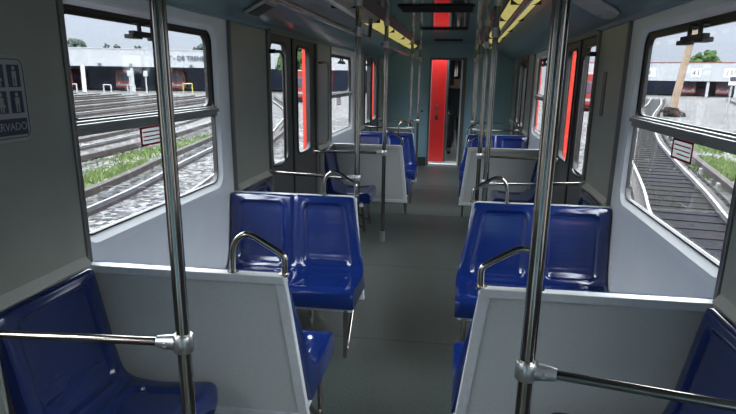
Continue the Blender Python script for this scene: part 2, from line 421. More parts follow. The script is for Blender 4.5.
# disc-shaped pale plate on the right cove
e = empty('access_hatch', (.975, 3.86, 2.047), 'large pale grey rounded hatch cover on the right ceiling cove', 'hatch'); e.rotation_euler = (0, .47, 0)
mb = MB(); L = [(0.15*math.copysign(abs(math.cos(a))**.6, math.cos(a)), .20*math.copysign(abs(math.sin(a))**.6, math.sin(a))) for a in [2*PI*i/28 for i in range(28)]]
mb.add([(x, y, -.001) for x, y in L]+[(x*.97, y*.97, -.014) for x, y in L], [(i, (i+1) % 28, 28+(i+1) % 28, 28+i) for i in range(28)]+[tuple(range(55, 27, -1))])
mb.build('cover', M['ledge'], e)
for i in range(4):
    a = PI/4+i*PI/2; MB().tube([(.12*math.cos(a), .155*math.sin(a), -.018), (.12*math.cos(a), .155*math.sin(a), -.012)], .008, 8).build('screw', M['steel'], e)

# ------------------------------------------------------------------ end walls
def end_wall(name, y, t, hole, top=2.36, m=None):
    a, b, h = hole
    w = empty(name, kind='structure')
    mb = MB().box(-1.25, a, y, y+t, .0, top).box(b, 1.25, y, y+t, .0, top).box(a, b, y, y+t, h, top)
    mb.build('wall_panel', m or M['endwall'], w)
    return w
we = end_wall('wall_far', Y1, .06, (-.33, .29, 1.955))
MB().box(-1.2, -.36, Y1-.012, Y1, 0, .16).build('skirting', M['kick'], we)
MB().box(.37, 1.2, Y1-.012, Y1, 0, .16).build('skirting', M['kick'], we)
fr = MB().box(-.345, -.31, Y1-.02, Y1+.08, 0, 2.0).box(.235, .33, Y1-.02, Y1+.08, 0, 2.0).box(-.31, .235, Y1-.02, Y1+.08, 1.95, 1.985)
fr.build('door_surround', M['pillar'], we, bevel=.004)
MB().box(.235, .262, Y1-.035, Y1-.018, 0, 1.95).build('surround_edge', M['alu'], we, bevel=.003)
MB().box(-.34, -.325, Y1-.03, Y1-.018, 0, 1.95).build('surround_edge', M['strip'], we)
for x in (-.46, .52):
    MB().tube([(x, Y1-.006, 1.02), (x, Y1, 1.02)], .02, 10).build('screw_cap', M['rubber'], we)
MB().box(-.295, .235, Y1-.02, Y1+.09, 0, .035).build('threshold', M['alu'], we, bevel=.004)
wn = MB().box(-1.25, 1.25, Y0-.06, Y0, 0, 2.36).build('wall_near_shade', M['endwall']); wn['kind'] = 'structure'  # unseen wall put close behind the camera, rear windows omitted, to darken the foreground
# side cabinet on the right before the end wall
cb = empty('door_7', (0, Y1+.42, 0), kind='structure')
lf = MB().box(-.325, -.045, -.02, .02, .02, 1.99).build('door_leaf', M['red'], cb, bevel=.006)
MB().box(-.325, -.297, -.034, -.02, .02, 1.99).build('leaf_edge', M['red'], lf)
MB().tube([(-.20, -.02, 1.12), (-.20, -.05, 1.12), (-.20, -.06, 1.02), (-.20, -.02, 1.0)], .014, 8).build('handle', M['blackmetal'], lf)
MB().box(-.23, -.17, -.028, -.02, .84, .93).build('lock_plate', M['blackmetal'], lf, bevel=.004)
MB().box(-.05, .0, .03, .07, .02, 1.99).build('door_post', M['kick'], cb)

# neighbouring carriage behind the gap
nb = empty('neighbouring_carriage', (0, 0, 0), 'next carriage seen through the open end doorway behind the red door', 'train carriage')
N0, N1 = 12.50, 20.5
MB().box(-1.25, 1.25, N0, N1, -.06, 0).build('carriage_floor', M['floor'], nb)
MB().box(-.5, .5, Y1+.06, N0, -.05, -.005).build('gangway_plate', M['steel'], nb)
MB().box(-1.25, 1.25, N0, N1, 2.25, 2.32).build('carriage_ceiling', M['ceiling'], nb)
mb = MB()
for s in (-1, 1):
    mb.box(s*1.2, s*1.25, N0, N1, 0, .95).box(s*1.2, s*1.25, N0, N1, 1.9, 2.26)
    for a in (N0, 14.6, 17, 19.0): mb.box(s*1.2, s*1.25, a, a+1.5, .95, 1.9)
mb.build('carriage_side_walls', M['pillar'], nb)
mb = MB().box(-1.25, -.30, N0, N0+.05, 0, 2.3).box(.29, 1.25, N0, N0+.05, 0, 2.3).box(-.30, .29, N0, N0+.05, 1.97, 2.3)
mb.build('carriage_end_wall', M['endwall'], nb)
MB().box(-1.25, 1.25, N1, N1+.05, 0, 2.3).build('carriage_far_wall', M['kick'], nb)
for i, (x, y) in enumerate(((-.02, 14.4), (.12, 15.2), (.22, 16.4), (.05, 18.))):
    MB().tube([(x, y, 0), (x, y, 2.25)], .02, 8).build('carriage_pole', M['chrome'], nb)
def far_bench(x0, x1, y):
    MB().box(x0, x1, y, y+.05, .42, .9).box(x0, x1, y-.45, y, .38, .45).build('carriage_bench', M['seat'], nb, bevel=.02)
far_bench(-1.2, -.35, 15.6); far_bench(.35, 1.2, 15.6)

# ------------------------------------------------------------------ seats
def shell(a0, a1, b0, b1, prof_scale=1., rake=0.0):
    """closed moulded seat shell. local: u across from a (wall end) to b (aisle end); edges a0/b0 at the top, a1/b1 at the seat.
    y forward from the panel, z up"""
    prof = [(.020, .882), (.034, .893), (.050, .882), (.062, .83), (.078, .74), (.094, .65), (.110, .56), (.124, .50), (.142, .460), (.175, .438), (.225, .430),
            (.30, .428), (.38, .434), (.44, .442), (.482, .444), (.505, .436), (.517, .415), (.520, .370), (.512, .325)]
    cp = catmull([Vector((y*prof_scale, z)) for y, z in prof], 12); prof = [cp[0]]; acc = 0
    for q in range(1, len(cp)):
        acc += (cp[q]-cp[q-1]).length
        if acc > .0085 or q == len(cp)-1: prof.append(cp[q]); acc = 0
    prof = [(q.x, q.y) for q in prof]
    nu = 48; vs = []; fs = []
    def sst(t): t = max(0, min(1, t)); return t*t*(3-2*t)
    def rbox(px, py, hx, hy, r):
        qx = abs(px)-hx+r; qy = abs(py)-hy+r
        return math.hypot(max(qx, 0), max(qy, 0))+min(max(qx, qy), 0)-r
    n = len(prof); Wd = abs(b0-a0)
    for j, (y, z) in enumerate(prof):
        on_back = z > .455 and y < .16*prof_scale
        t = min(1, max(0, (.89-z)/.45)) if y < .2*prof_scale else 1
        A = a0+(a1-a0)*t; B = b0+(b1-b0)*t
        p = prof[max(j-1, 0)]; q = prof[min(j+1, n-1)]
        d = Vector((q[0]-p[0], q[1]-p[1])).normalized(); nx, nz = -d.y, d.x     # outward normal of the front surface
        if nx*1+nz*1 < 0: nx, nz = -nx, -nz
        for i in range(nu+1):
            u = i/nu; e = min(u, 1-u); px = (u-.5)*Wd; dep = 0
            if on_back:
                sd = rbox(px, z-.655, Wd*.5-.062, .195, .035)
                dep = .012*sst(-sd/.014) - .0035*math.exp(-((sd-.004)/.006)**2)
                if sd < -.03: dep += .0011*math.cos((z-.5)*2*PI/.034)
                dep += .004*math.exp(-(px/(Wd*.3))**2)*sst((z-.47)/.05)*sst((.86-z)/.05)
            elif y > .19*prof_scale and z > .40:
                sd = rbox(px, y/prof_scale-.33, Wd*.5-.055, .135, .05)
                dep = .012*sst(-sd/.03)
            dep += .005*sst((.018-e*Wd)/.018)
            vs.append((A+(B-A)*u, y-nx*dep, z-nz*dep))
    W = nu+1
    for j in range(n-1):
        for i in range(nu): a = j*W+i; fs.append((a, a+1, a+W+1, a+W))
    mb = MB(); mb.add(vs, fs, True)
    # back, underside and end caps
    o = len(vs); ex = [(.44*prof_scale, .322), (.13, .315), (.094, .315)]
    ends = []
    for side in (0, 1):
        ids = [j*W+(nu if side else 0) for j in range(n)]
        ends.append(ids)
    ev = []
    for (y, z) in ex:
        for side in (0, 1): ev.append(((b1 if side else a1), y, z))
    mb.v += [tuple(q) for q in ev]
    def push(f): mb.f.append(tuple(f)); mb.sm.append(False)
    push([ends[0][i] for i in range(n)]+[o, o+2, o+4]); push(list(reversed([ends[1][i] for i in range(n)]))[:0]+[o+5, o+3, o+1]+[ends[1][i] for i in range(n-1, -1, -1)])
    last = [(n-1)*W+i for i in range(W)]
    push(last[::-1]+[o, o+1]) ; push([o, o+1, o+3, o+2]); push([o+2, o+3, o+5, o+4])
    push([i for i in range(W)]+[o+5, o+4])
    return mb

def xf(mb, f, flip):
    mb.v = [f(*p) for p in mb.v]
    if flip: mb.f = [tuple(reversed(q)) for q in mb.f]
    return mb

XI = 1.190
def make_bench(sx, sy):
    """two-seat bench: origin on the floor at the car's centre line, under the top of its back panel. sx: side, sy: direction it faces"""
    root = empty('double_seat_bench')
    f = lambda x, y, z: (sx*x, sy*y, z); fl_ = (sx*sy) < 0
    T = lambda mb: xf(mb, f, fl_)
    def lean(z): return .065*(.89-z)/.62
    # x: |x| from XI (wall) down to .365 (aisle, top) / .298 (bottom)
    ax = lambda z: .365-(.89-z)*.105
    zb, zt = .225, .872; tb = .012
    def slab(x_in0, x_in1, x_out, z0, z1, t0, t1, x_out1=None):
        b = [(x_out, lean(z0)+t0, z0), (x_in0, lean(z0)+t0, z0), (x_in0, lean(z0)+t1, z0), (x_out, lean(z0)+t1, z0)]
        xo = x_out if x_out1 is None else x_out1
        t = [(xo, lean(z1)+t0, z1), (x_in1, lean(z1)+t0, z1), (x_in1, lean(z1)+t1, z1), (xo, lean(z1)+t1, z1)]
        return MB().hexa(b, t)
    T(slab(ax(zb)+.02, ax(zt)+.02, XI-.002, zb+.02, zt, .004, .016)).build('back_panel', M['laminate'], root)
    fr = MB()
    for part in (slab(ax(.225), ax(.89), ax(.225)+.042, .225, .872, -.008, .026, ax(.89)+.042),):
        fr.add(part.v, part.f)
    # lower rail
    q = slab(ax(.225)+.04, ax(.26)+.04, XI-.002, .225, .262, -.006, .024); fr.add(q.v, q.f)
    # top rail, slightly proud
    q = slab(ax(.858), ax(.893)+.004, XI-.002, .858, .893, -.016, .032); fr.add(q.v, q.f)
    T(fr).build('panel_frame', M['alu'], root, bevel=.004)
    mid = .762
    for (a, b_top, b_bot) in ((XI-.004, mid+.0008, mid+.0008), (mid-.0008, .380, .290)):
        T(shell(a, a, b_top, b_bot, 1.05)).build('seat_shell', M['seat'], root)
    # under-seat frame
    g = MB().box(.31, XI-.01, .455, .480, .288, .322)
    g.hexa([(.30, .07, .285), (.325, .07, .285), (.325, .46, .318), (.30, .46, .318)][::-1], [(.30, .07, .31), (.325, .07, .31), (.325, .46, .343), (.30, .46, .343)][::-1])
    g.box(.72, .75, .07, .45, .285, .312)
    T(g).build('seat_frame', M['alu'], root)
    T(MB().tube([(.345, .47, .30), (.345, .48, .16), (.345, .49, .0)], [.016, .014, .013], 10)).build('leg', M['chrome'], root)
    T(MB().tube([(.345, .47, .035), (.345, .40, .06), (.345, .16, .285)], .012, 10, smooth_path=3)).build('leg_brace', M['chrome'], root)
    h = MB().tube([(.372, .010, .885), (.368, .010, .935), (.372, .010, .965), (.395, .010, .985), (.445, .010, 1.015), (.49, .010, 1.040), (.525, .010, 1.043), (.555, .010, 1.020), (.572, .010, .975), (.576, .010, .885)], .0125, 10, smooth_path=4)
    h.tube([(.372, .010, .888), (.372, .010, .897)], .022, 12).tube([(.576, .010, .888), (.576, .010, .897)], .022, 12)
    T(h).build('grab_handle', M['chrome'], root)
    return root

def place(o, y): o.location = (0, y, 0); return o
GB = 'two-seat benches along both sides of the aisle'
P1, F1 = 2.12, 3.76
for sx, side in ((-1, 'left'), (1, 'right')):
    b = make_bench(sx, 1)
    for k, lab in ((0, 'nearest %s double bench seen from behind, its big grey back panel facing the viewer' % side), (1, 'far %s double bench seen from behind, pale back panel beyond the doors' % side)):
        o = b if k == 0 else copy_tree(b)
        place(o, P1+PER*k+(.02 if k else 0)); tag(o, lab, 'bench', GB)
    b = make_bench(sx, -1)
    for k, lab in ((0, 'nearest %s blue double bench facing the viewer, between window and first door' % side), (1, 'farthest %s blue double bench facing the viewer, close to the end wall' % side)):
        o = b if k == 0 else copy_tree(b)
        place(o, F1+PER*k+(.05 if k else 0)); tag(o, lab, 'bench', GB)

def make_side_seat(sx, near):
    """single seat with its back to the side wall; near=+1 frame on the +y side"""
    root = empty('side_seat')
    W = .52
    sh = shell(0, 0, W, W, 1.03)
    # shell frame: u -> y, forward -> towards aisle
    f = lambda u, d, z: (sx*(XW-.02-d*1.0), u, z)
    xf(sh, f, sx > 0)
    sh.build('seat_shell', M['seat'], root)
    X = lambda d: sx*(XW-.02-d)
    g = MB().box(X(.43), X(.455), .0, W, .312, .342).box(X(.05), X(.46), -.012, .012, .290, .318).box(X(.05), X(.46), W-.012, W+.012, .290, .318)
    g.build('seat_frame', M['alu'], root)
    for ya, yb in ((-.014, -.002), (W+.002, W+.014)): MB().box(X(.0), X(.04), ya, yb, .32, .88).build('side_edge', M['ledge'], root)
    for yy in (.06, W-.06):
        MB().tube([(X(.44), yy, .32), (X(.455), yy, .15), (X(.47), yy, 0)], [.016, .014, .013], 10).build('leg', M['chrome'], root)
        MB().tube([(X(.45), yy, .05), (X(.3), yy, .14), (X(.12), yy, .30)], .011, 8, smooth_path=3).build('leg_brace', M['chrome'], root)
    return root
GS = 'single side seats with their backs to the walls'
for sx, side in ((-1, 'left'), (1, 'right')):
    b = make_side_seat(sx, 1)
    for i, (y, lab) in enumerate(((1.555, 'nearest %s single seat against the wall, in the bottom %s corner of the view' % (side, side)),
                                  (3.83, 'single seat by the %s wall just behind the first blue double bench' % side),
                                  (1.575+PER, '%s single wall seat beyond the first door, in front of the pale panel' % side),
                                  (3.86+PER, 'last single seat by the %s wall, behind the farthest double bench' % side))):
        o = b if i == 0 else copy_tree(b)
        o.location = (0, y, 0); tag(o, lab, 'seat', GS)

# ------------------------------------------------------------------ poles with rails
XP = .467
def make_pole(sx, sy):
    root = empty('stanchion_pole')
    x = sx*XP
    MB().tube([(x, 0, .001), (x, 0, 2.10)], .0195, 20).build('pole', M['chrome'], root)
    MB().tube([(x, 0, .001), (x, 0, .05), (x, 0, .10), (x, 0, .105)], [.030, .027, .026, .020], 16).build('base_collar', M['steel'], root)
    MB().tube([(x, 0, 2.09), (x, 0, 2.14)], [.026, .03], 14).tube([(x, 0, 2.14), (x-sx*.01, 0, 2.237)], .014, 10).build('top_collar', M['steel'], root)
    z = .905
    wy = sy*.13 if sy > 0 else (-.05 if sx < 0 else -.16)
    d = Vector((sx*(1.175-XP), wy, 0)); dn = d.normalized()
    cl = MB().tube([(x, 0, z-.026), (x, 0, z-.022), (x, 0, z+.022), (x, 0, z+.026)], [.026, .029, .029, .026], 18)
    a = Vector((x, 0, z)); cl.tube([a+dn*.02, a+dn*.05, a+dn*.075], [.024, .021, .017], 14)
    n = dn.cross(Vector((0, 0, 1)))
    cl.tube([a+dn*.045-n*.026, a+dn*.045+n*.026], .007, 8)
    cl.build('clamp', M['steel'], root)
    MB().tube([a+dn*.06, a+d], .0125, 12).build('side_rail', M['chrome'], root)
    e = a+d; MB().tube([e-dn*.008, e+dn*.012], .026, 14).build('wall_flange', M['steel'], root)
    z2 = 1.925
    MB().tube([(x, 0, z2-.03), (x, 0, z2+.03)], .027, 14).build('rail_joint', M['steel'], root)
    return root
GP = 'floor-to-ceiling chrome poles with side rails'
for sx, side in ((-1, 'left'), (1, 'right')):
    b = make_pole(sx, -1)
    for i, (y, lab) in enumerate(((1.46, 'nearest %s chrome pole, with a cast clamp holding a side rail' % side), (1.46+PER-.16, 'third %s chrome pole, beyond the first door' % side if side == 'left' else 'third right chrome pole, beyond the first door'))):
        o = b if i == 0 else copy_tree(b)
        o.location = (0, y, 0); tag(o, lab, 'pole', GP)
    b2 = make_pole(sx, 1)
    for i, (y, lab) in enumerate(((4.38, 'second %s chrome pole, rising behind the first blue bench' % side), (4.38+PER, 'fourth %s chrome pole, behind the farthest blue bench' % side))):
        o = b2 if i == 0 else copy_tree(b2)
        o.location = (0, y, 0); tag(o, lab, 'pole', GP)
    b3 = copy_tree(b); b3.location = (0, 10.75, 0); tag(b3, 'fifth and last %s chrome pole, standing by the end wall' % side, 'pole', GP)
    # overhead rails
    for (ya, yb, lab) in ((-1.1, 5.2, 'near overhead handrail along the %s side of the ceiling' % side), (5.98, 11.2, 'far overhead handrail along the %s side of the ceiling' % side)):
        x = sx*XP; e = empty('overhead_handrail', (x+sx*.036, 0, 0), lab, 'handrail')
        st = [(0, ya, 2.10), (0, ya+.02, 2.0), (0, ya+.10, 1.935), (0, ya+.3, 1.925)] if ya < 0 else [(0, ya, 1.925), (0, ya+.3, 1.925)]
        MB().tube(st+[(0, (ya+yb)/2, 1.925), (0, yb-.3, 1.925), (0, yb-.10, 1.935), (0, yb-.02, 2.0), (0, yb, 2.10)], .0155, 12, smooth_path=6).build('rail', M['chrome'], e)
        for yy in ([ya, yb] if ya < 0 else [yb]): MB().tube([(0, yy, 2.085), (0, yy, 2.10)], .03, 12).build('mounting_flange', M['steel'], e)

# ------------------------------------------------------------------ signs
e = empty('priority_seat_sign', (-XW+.0125, 1.742, 1.54), 'blue and white pictogram plate with seat symbols on the near left wall', 'sign')
mb = MB(); o1 = rr(-.165, .165, -.135, .135, .03); n = len(o1)
mb.add([(0, y, z) for y, z in o1]+[(.004, y*.985, z*.985) for y, z in o1], [(i, (i+1) % n, n+(i+1) % n, n+i) for i in range(n)]+[tuple(range(n, 2*n))])
mb.build('plate', M['signwhite'], e)
mb = MB(); o1 = rr(-.155, .155, -.125, .125, .024); o2 = rr(-.1525, .1525, -.1225, .1225, .022)
ringwall(mb, [(.0045, o1), (.0055, o1), (.0055, o2), (.0045, o2)]); mb.build('border', M['navy'], e)
for r_ in range(2):
    for c_ in range(4):
        yc = -.1085+c_*.0723; zc = .072-r_*.082
        pn = MB().box(.0042, .0055, yc-.028, yc+.028, zc-.035, zc+.035).build('pictogram_square', M['navy'], e, bevel=.002)
        g = MB(); k = (r_*4+c_) % 4
        g.tube([(.0056, yc, zc+.024), (.0062, yc, zc+.024)], .007, 12)
        g.box(.0056, .0062, yc-.010, yc+.010, zc-.008, zc+.015)
        if k in (0, 3):
            g.box(.0056, .0062, yc-.009, yc-.002, zc-.032, zc-.008).box(.0056, .0062, yc+.002, yc+.009, zc-.032, zc-.008)
        elif k == 1:
            g.box(.0056, .0062, yc-.010, yc+.016, zc-.014, zc-.006).box(.0056, .0062, yc+.010, yc+.017, zc-.030, zc-.010)
        else:
            g.box(.0056, .0062, yc-.015, yc+.015, zc-.016, zc-.008).box(.0056, .0062, yc-.008, yc-.002, zc-.032, zc-.012).box(.0056, .0062, yc+.003, yc+.009, zc-.032, zc-.012)
        g.build('figure', M['signwhite'], pn)
bd = MB().box(.0042, .0055, -.142, .142, -.115, -.062).build('caption_band', M['navy'], e)
text('RESERVADO', .036, M['signwhite'], bd, (.0058, .04, -.0885), (PI/2, 0, PI/2), ext=.0004)

e = empty('door_notice', (XW-.0125, 4.28, 1.54), 'narrow dark vertical notice strip on the grey panel beside the right door', 'sign')
MB().box(-.003, 0, -.045, .045, -.14, .14).build('plate', M['trough'], e)
text('PRECAUCION', .042, M['panel'], e, (-.0035, 0, 0), (PI/2, -PI/2, -PI/2), ext=.0004)

# ------------------------------------------------------------------ person in the next carriage
def skin(name, pts, edges, radii, m, parent, sub=1):
    me = bpy.data.meshes.new(name); me.from_pydata(pts, edges, []); me.materials.append(m)
    o = bpy.data.objects.new(name, me); COL.objects.link(o); o.parent = parent
    sk = o.modifiers.new('skin', 'SKIN')
    for v, r in zip(me.skin_vertices[0].data if me.skin_vertices else [], radii): v.radius = (r, r)
    if me.skin_vertices: me.skin_vertices[0].data[0].use_root = True
    sk.use_smooth_shade = True
    sb = o.modifiers.new('sub', 'SUBSURF'); sb.levels = sub; sb.render_levels = sub
    return o
def ensure_skin(pts, edges, radii, name, m, parent):
    me = bpy.data.meshes.new(name); me.from_pydata(pts, edges, []); me.materials.append(m)
    o = bpy.data.objects.new(name, me); COL.objects.link(o); o.parent = parent
    sk = o.modifiers.new('skin', 'SKIN'); sk.use_smooth_shade = True
    if not me.skin_vertices:
        bpy.context.view_layer.objects.active = o
        bpy.ops.mesh.customdata_skin_add()
    for v, r in zip(me.skin_vertices[0].data, radii): v.radius = (r, r*.8) if r > .1 else (r, r)
    me.skin_vertices[0].data[0].use_root = True
    sb = o.modifiers.new('sub', 'SUBSURF'); sb.levels = 2; sb.render_levels = 2
    return o
person = empty('person', (.15, 13.75, .0), 'person in black clothes standing in the doorway of the next carriage', 'person')
pts = [(0, 0, .93), (0, .01, 1.12), (0, .01, 1.32), (0, 0, 1.43), (0, -.01, 1.50), (0, -.02, 1.58), (0, -.02, 1.66),
       (-.17, 0, 1.40), (-.21, .02, 1.13), (-.22, -.06, .90), (.17, 0, 1.40), (.21, .02, 1.13), (.22, -.06, .90),
       (-.09, 0, .86), (-.11, -.03, .50), (-.14, .02, .09), (-.15, -.10, .035), (.09, 0, .86), (.10, .0, .50), (.10, .05, .09), (.11, -.07, .035)]
edges = [(0, 1), (1, 2), (2, 3), (3, 4), (4, 5), (5, 6), (3, 7), (7, 8), (8, 9), (3, 10), (10, 11), (11, 12), (0, 13), (13, 14), (14, 15), (15, 16), (0, 17), (17, 18), (18, 19), (19, 20)]
rad = [.13, .13, .15, .09, .05, .085, .065, .06, .042, .03, .06, .042, .03, .085, .06, .042, .035, .085, .06, .042, .035]
person.rotation_euler = (0, 0, PI)
body = ensure_skin(pts, edges, rad, 'body', M['skin'], person)
# clothing follows the body
jp = [(0, 0, .74), (0, .01, 1.12), (0, .01, 1.32), (0, 0, 1.44), (-.17, 0, 1.40), (-.21, .02, 1.13), (-.22, -.055, .93), (.17, 0, 1.40), (.21, .02, 1.13), (.22, -.055, .93)]
ensure_skin(jp, [(0, 1), (1, 2), (2, 3), (3, 4), (4, 5), (5, 6), (3, 7), (7, 8), (8, 9)], [.165, .165, .18, .11, .085, .068, .056, .085, .068, .056], 'jacket', M['black'], person)
tp = [(0, 0, .97), (-.09, 0, .84), (-.11, -.03, .50), (-.14, .02, .12), (.09, 0, .84), (.10, .0, .50), (.10, .05, .12)]
ensure_skin(tp, [(0, 1), (1, 2), (2, 3), (0, 4), (4, 5), (5, 6)], [.165, .115, .085, .066, .115, .085, .066], 'trousers', M['black'], person)
for sxx, yy in ((-.145, .0), (.105, .03)):
    ensure_skin([(sxx, yy+.03, .05), (sxx, yy-.06, .045), (sxx, yy-.14, .035)], [(0, 1), (1, 2)], [.05, .05, .038], 'shoe', M['black'], person)
ensure_skin([(0, .0, 1.60), (0, .0, 1.68)], [(0, 1)], [.097, .085], 'hair', M['hair'], person)
for sxx in (-.03, .03): MB().blob((sxx, -.105, 1.615), .011, 0, 8, 6).build('eye', M['signwhite'], person)
MB().blob((0, -.112, 1.585), .014, 0, 8, 6).build('nose', M['skin'], person)
for sxx in (-1, 1):
    for q in range(5):
        fx = sxx*(.215+.012*(q-2)*(.4)); a = -.06+(q-2)*.017
        MB().tube([(fx, a, .89), (fx, a-.008, .84), (fx*.97, a-.014, .80+.008*abs(q-2))], [.009, .008, .006], 6).build('finger', M['skin'], person)

# ------------------------------------------------------------------ outside
G = -1.15
gd = MB().add([(-400, -200, G), (400, -200, G), (400, 500, G), (-400, 500, G)], [(0, 1, 2, 3)]).build('ground', M['ground']); gd['kind'] = 'structure'

def track(path, label, sleepers=False, seg=6, bed=True, tone='dullrail'):
    root = empty('railway_track', (0, 0, G), label, 'railway track', 'yard tracks outside the windows')
    P = catmull([Vector((x*.945, y*.945, 0)) for x, y in path], seg)
    def off(d, i):
        t = (P[min(i+1, len(P)-1)]-P[max(i-1, 0)]).normalized(); nrm = Vector((t.y, -t.x, 0)); return P[i]+nrm*d
    def ribbon(d0, w, z0, z1):
        prof = [(-w/2, z0), (w/2, z0), (w/2, z1), (-w/2, z1)]; vs = []; n = len(P)
        for i in range(n):
            for a, z in prof: q = off(d0+a, i); vs.append((q.x, q.y, z))
        fs = [(i*4+k, i*4+(k+1) % 4, (i+1)*4+(k+1) % 4, (i+1)*4+k) for i in range(n-1) for k in range(4)]
        return MB().add(vs, fs)
    if bed: ribbon(0, 2.3, .004, .03).build('ballast_bed', M['bed'], root)
    for s in (-1, 1):
        m = ribbon(s*.72, .06, .02, .17); m.build('rail', M[tone], root)
        ribbon(s*.82, .30, .0, .08).build('running_plate', M['guide'], root)
        gb = ribbon(s*1.32, .18, .16, .32); gb.build('guide_bar', M['guide'], root)
    # concrete blocks carrying the guide bars and sleepers
    if sleepers:
        acc = 0; last = P[0]; k = 0
        for i in range(1, len(P)-1):
            L = (P[i]-last).length; last = P[i]; acc += L
        # resample evenly
        D = [0]
        for i in range(1, len(P)): D.append(D[-1]+(P[i]-P[i-1]).length)
        step = .75; d = 6.; cnt = 0
        while d < D[-1] and cnt < 60:
            j = max(i for i in range(len(D)-1) if D[i] <= d); t = (d-D[j])/(D[j+1]-D[j]); p = P[j].lerp(P[j+1], t)
            tt = (P[j+1]-P[j]).normalized(); nn = Vector((tt.y, -tt.x, 0))
            b = []
            for (u, v) in ((-1.1, -.10), (1.1, -.10), (1.1, .10), (-1.1, .10)): b.append(p+nn*u+tt*v)
            MB().hexa([(q.x, q.y, -.05) for q in b], [(q.x, q.y, .05) for q in b]).build('sleeper', M['sleeper'], root)
            if cnt % 4 == 0:
                for s in (-1, 1):
                    c = p+nn*s*1.32; b = [c+nn*u+tt*v for (u, v) in ((-.16, -.16), (.16, -.16), (.16, .16), (-.16, .16))]
                    MB().hexa([(q.x, q.y, -.02) for q in b], [(q.x, q.y, .20) for q in b]).build('guide_block', M['concrete'], root)
            d += step; cnt += 1
    return root
track([(-6.0, -14), (-6.2, 0), (-6.45, 8), (-6.83, 12.6), (-7.25, 15.4), (-8.0, 19.2), (-9.0, 25), (-10.6, 33), (-15, 50), (-24, 75), (-30, 94)], 'nearest left yard track with thick dark guide bar and shiny rails', bed=False)
track([(-12.2, -6), (-13, 12), (-13.7, 22.5), (-14.6, 29.7), (-17, 42), (-22, 60), (-34, 92)], 'second yard track from the left windows, rusty rail beyond the grass', bed=False)
for i, xa in enumerate((-21, -25.5, -30, -35, -40.5, -47)):
    track([(xa+2, 20), (xa, 36), (xa-2, 52), (xa-4.2, 68), (xa-6, 78)], '%s yard track of the distant fan before the left shed, counted from the nearest' % ['first', 'second', 'third', 'fourth', 'fifth', 'sixth'][i], seg=3)
track([(3.9, -10), (4.2, 2), (4.6, 8), (5.1, 12.7), (6.1, 17.3), (7.9, 26), (10.0, 35), (15.5, 55), (25, 85), (33, 112)], 'nearest right yard track curving away with sleepers', True, tone='shinyrail')
track([(12, 0), (13.6, 12), (16, 22), (22.5, 42), (30, 65), (45, 110)], 'second right yard track leading to the open shed bay')
track([(18, 0), (21, 16), (27, 32), (40, 62), (60, 112)], 'third right yard track, farthest from the carriage')

def frame_shed(name, A, B, label, zt, zb, signs, pillar_ts):
    """long shed seen from its open front; A,B ends of the facade on plan"""
    root = empty(name, (A[0], A[1], G), label, 'building')
    ang = math.atan2(B[1]-A[1], B[0]-A[0]); root.rotation_euler = (0, 0, ang); L = math.hypot(B[0]-A[0], B[1]-A[1])
    zt -= G; zb -= G
    MB().box(0, L, -.3, .1, zb, zt).build('fascia', M['shed'], root)
    MB().box(0, L, -.36, .1, zt, zt+.12).build('fascia_cap', M['trainred'] if signs == 'numbers' else M['shedroof'], root)
    MB().box(0, L, 0.1, 18, zb+.6, zb+.9).build('roof', M['shedroof'], root)
    MB().box(0, L, 18, 18.3, 0, zt).box(0,   .3, .1, 18, 0, zb+.6).box(L-.3, L, .1, 18, 0, zb+.6).build('rear_wall', M['sheddark'], root)
    MB().box(0, L, .5, 18, .001, .04).build('slab', M['concrete'], root)
    for t in pillar_ts: MB().box(L*t-.25, L*t+.25, -.1, .3, 0, zb).build('pillar', M['shed'], root)
    return root, L, zt, zb
# left shed
rt, L, zt, zb = frame_shed('depot_shed', (-118, 66), (-12, 112), 'long white-fronted depot shed across the tracks outside the left windows', 5.35, 2.72, 'text', [.08, .2, .32, .44, .50, .62, .74, .86, .97])
text('ET - DE TRENES', .95, M['traindark'], rt, (L*.694, -.42, (zt+zb)/2+.1), (PI/2, 0, 0), 'fascia_lettering', .02, .018)
for t in [.1+.04*i for i in range(20)]:
    MB().box(L*t-.2, L*t+.2, -.55, -.3, zb+.05, zb+.45).build('flood_lamp', M['traindark'], rt)
# right shed
BT = [0.213, 0.3122, 0.3807]
rt2, L2, zt2, zb2 = frame_shed('numbered_shed', (22, 141), (96, 107), 'white-fronted shed with numbered bays outside the right windows', 5.2, 1.80, 'numbers', [0.192, 0.341, .40, .52, .66, .8])
for i, (t, s_) in enumerate(((BT[0], '41'), (BT[1], '43'), (BT[2], '33'))):
    pl = MB().box(L2*t-.85, L2*t+.85, -.36, -.30, zb2+.75, zb2+2.35).build('bay_number_board', M['sticker'], rt2)
    text(s_, 1.35, M['traindark'], pl, (L2*t, -.38, zb2+1.5), (PI/2, 0, 0), 'bay_number', .02)

def train(loc, ang, label, n=1, col='trainred', length=16):
    root = empty('parked_train', loc, label, 'train'); root.rotation_euler = (0, 0, ang)
    b = MB(); W = 1.25
    b.prism([(-W, .35), (W, .35), (W, 2.7), (W*.8, 3.25), (-W*.8, 3.25), (-W, 2.7)], 0, length)
    b.build('body', M[col], root, bevel=.1)
    MB().box(-W*.78, W*.78, -.04, .05, 1.5, 2.5).build('windscreen', M['traindark'], root, bevel=.05)
    MB().box(-W-.02, W+.02, .8, length-.8, 1.55, 2.35).build('window_band', M['traindark'], root)
    MB().box(-W-.01, W+.01, -.03, length, .75, 1.0).build('pale_stripe', M['ltgrey'], root)
    MB().box(-W*.8, W*.8, .5, length-.5, .08, .4).build('underframe', M['blackmetal'], root)
    for s in (-1, 1): MB().blob((s*.8, -.04, 1.15), .13, 0, 10, 6).build('headlamp', M['sticker'], root)
    return root
fa = math.atan2(112-66, 106)
